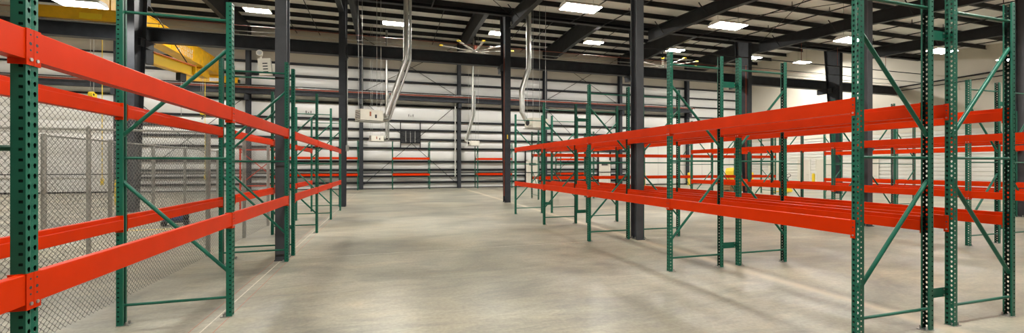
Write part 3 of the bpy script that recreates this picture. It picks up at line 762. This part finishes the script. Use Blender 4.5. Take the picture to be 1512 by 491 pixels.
P = thing('pallet_jack', 'yellow pallet jack with black loop handle behind the right racks', 'pallet jack', (25.0, 20.9, 0), R(200))
for s in (-1, 1):
    g = MB(); g.box(0.1, 1.3, s * 0.27 - 0.08, s * 0.27 + 0.08, 0.05, 0.11, SAFETY); fk = g.build('fork', P)
    g = MB(); g.tube((1.15, s * 0.27 - 0.04, 0.04), (1.15, s * 0.27 + 0.04, 0.04), 0.04, BLACK, 10); g.build('roller', fk)
g = MB(); g.prism([(-0.35, 0.08), (0.35, 0.08), (0.30, 0.20), (0.12, 0.46), (-0.12, 0.46), (-0.30, 0.20)], (-0.1, 0, 0), (0.12, 0, 0), SAFETY, ((0, 1, 0), (0, 0, 1))); g.build('pump_housing', P)
g = MB(); g.tube((-0.05, -0.1, 0.1), (-0.05, 0.1, 0.1), 0.1, BLACK, 14); g.build('steer_wheel', P)
g = MB(); g.tube((-0.05, 0, 0.3), (-0.25, 0, 1.0), 0.022, BLACK, 8)
pts = [(-0.25 - 0.09 * (1 - math.cos(t)), 0.12 * math.sin(t), 1.0 + 0.10 * (1 - math.cos(t))) for t in [k * math.pi / 6 for k in range(13)]]
g.path(pts, 0.018, BLACK, 6); g.build('handle', P)

K = thing('wooden_crate', 'brown wooden crate on the floor under the yellow bundle', 'crate', (22.9, 23.3, 0), R(10))
for k in range(4):
    g = MB(); g.box(-0.75, 0.75, -0.47, -0.45, 0.12 + k * 0.16, 0.26 + k * 0.16, WOOD); g.build('board', K)
    g = MB(); g.box(-0.75, 0.75, 0.45, 0.47, 0.12 + k * 0.16, 0.26 + k * 0.16, WOOD); g.build('board', K)
    for s in (-1, 1):
        g = MB(); g.box(s * 0.75 - 0.01, s * 0.75 + 0.01, -0.45, 0.45, 0.12 + k * 0.16, 0.26 + k * 0.16, WOOD); g.build('board', K)
g = MB(); g.box(-0.74, 0.74, -0.45, 0.45, 0.70, 0.76, WOOD); g.build('lid', K)
for yy in (-0.4, 0, 0.4):
    g = MB(); g.box(-0.75, 0.75, yy - 0.05, yy + 0.05, 0, 0.11, WOOD); g.build('skid', K)
Y_ = thing('strapped_bundle', 'yellow wrapped bundle with dark strap standing on the crate', 'bundle', (23.0, 23.3, 0.76), R(10))
g = MB(); prof = [(-0.30, 0), (0.32, 0), (0.36, 0.3), (0.34, 0.7), (0.20, 0.86), (-0.22, 0.83), (-0.34, 0.62), (-0.36, 0.25)]
g.prism(prof, (0, -0.3, 0), (0, 0.3, 0), SAFETY, ((1, 0, 0), (0, 0, 1))); g.build('wrapped_body', Y_)
g = MB(); g.prism([(-0.12, 0.0), (0.0, 0.0), (0.16, 0.86), (0.05, 0.87)], (0, -0.31, 0), (0, -0.302, 0), DARKINK, ((1, 0, 0), (0, 0, 1))); g.build('strap', Y_)

S = thing('scaffold_frame', 'orange steel frame with crossed braces seen through the fence', 'scaffold', (-5.05, 17.2, 0), R(-10))
for x in (0, 1.45):
    g = MB(); g.tube((x, 0, 0), (x, 0, 2.35), 0.03, ORANGE, 8); g.build('upright', S)
for z in (1.0, 2.3):
    g = MB(); g.tube((0, 0, z), (1.45, 0, z), 0.022, ORANGE, 8); g.build('rail', S)
for a, c in ((1.05, 2.25), (2.25, 1.05)):
    g = MB(); g.tube((0, 0, a), (1.45, 0, c), 0.016, ORANGE, 6); g.build('cross_brace', S)
D = thing('wheeled_motor_unit', 'small dark motor unit on wheels behind the fence', 'motor', (-5.9, 14.4, 0), R(20))
g = MB(); g.tube((-0.25, 0, 0.26), (0.2, 0, 0.26), 0.16, BLUE, 14); mo = g.build('motor_body', D)
g = MB(); g.box(-0.3, 0.35, -0.17, 0.17, 0.08, 0.12, STEEL); g.build('base_frame', D)
for x in (-0.22, 0.28):
    for y in (-0.19, 0.19):
        g = MB(); g.tube((x, y - 0.025, 0.075), (x, y + 0.025, 0.075), 0.075, BLACK, 12); g.build('wheel', D)
g = MB(); g.tube((0.2, 0, 0.26), (0.34, 0, 0.26), 0.13, BLACK, 14); g.build('fan_cover', mo)
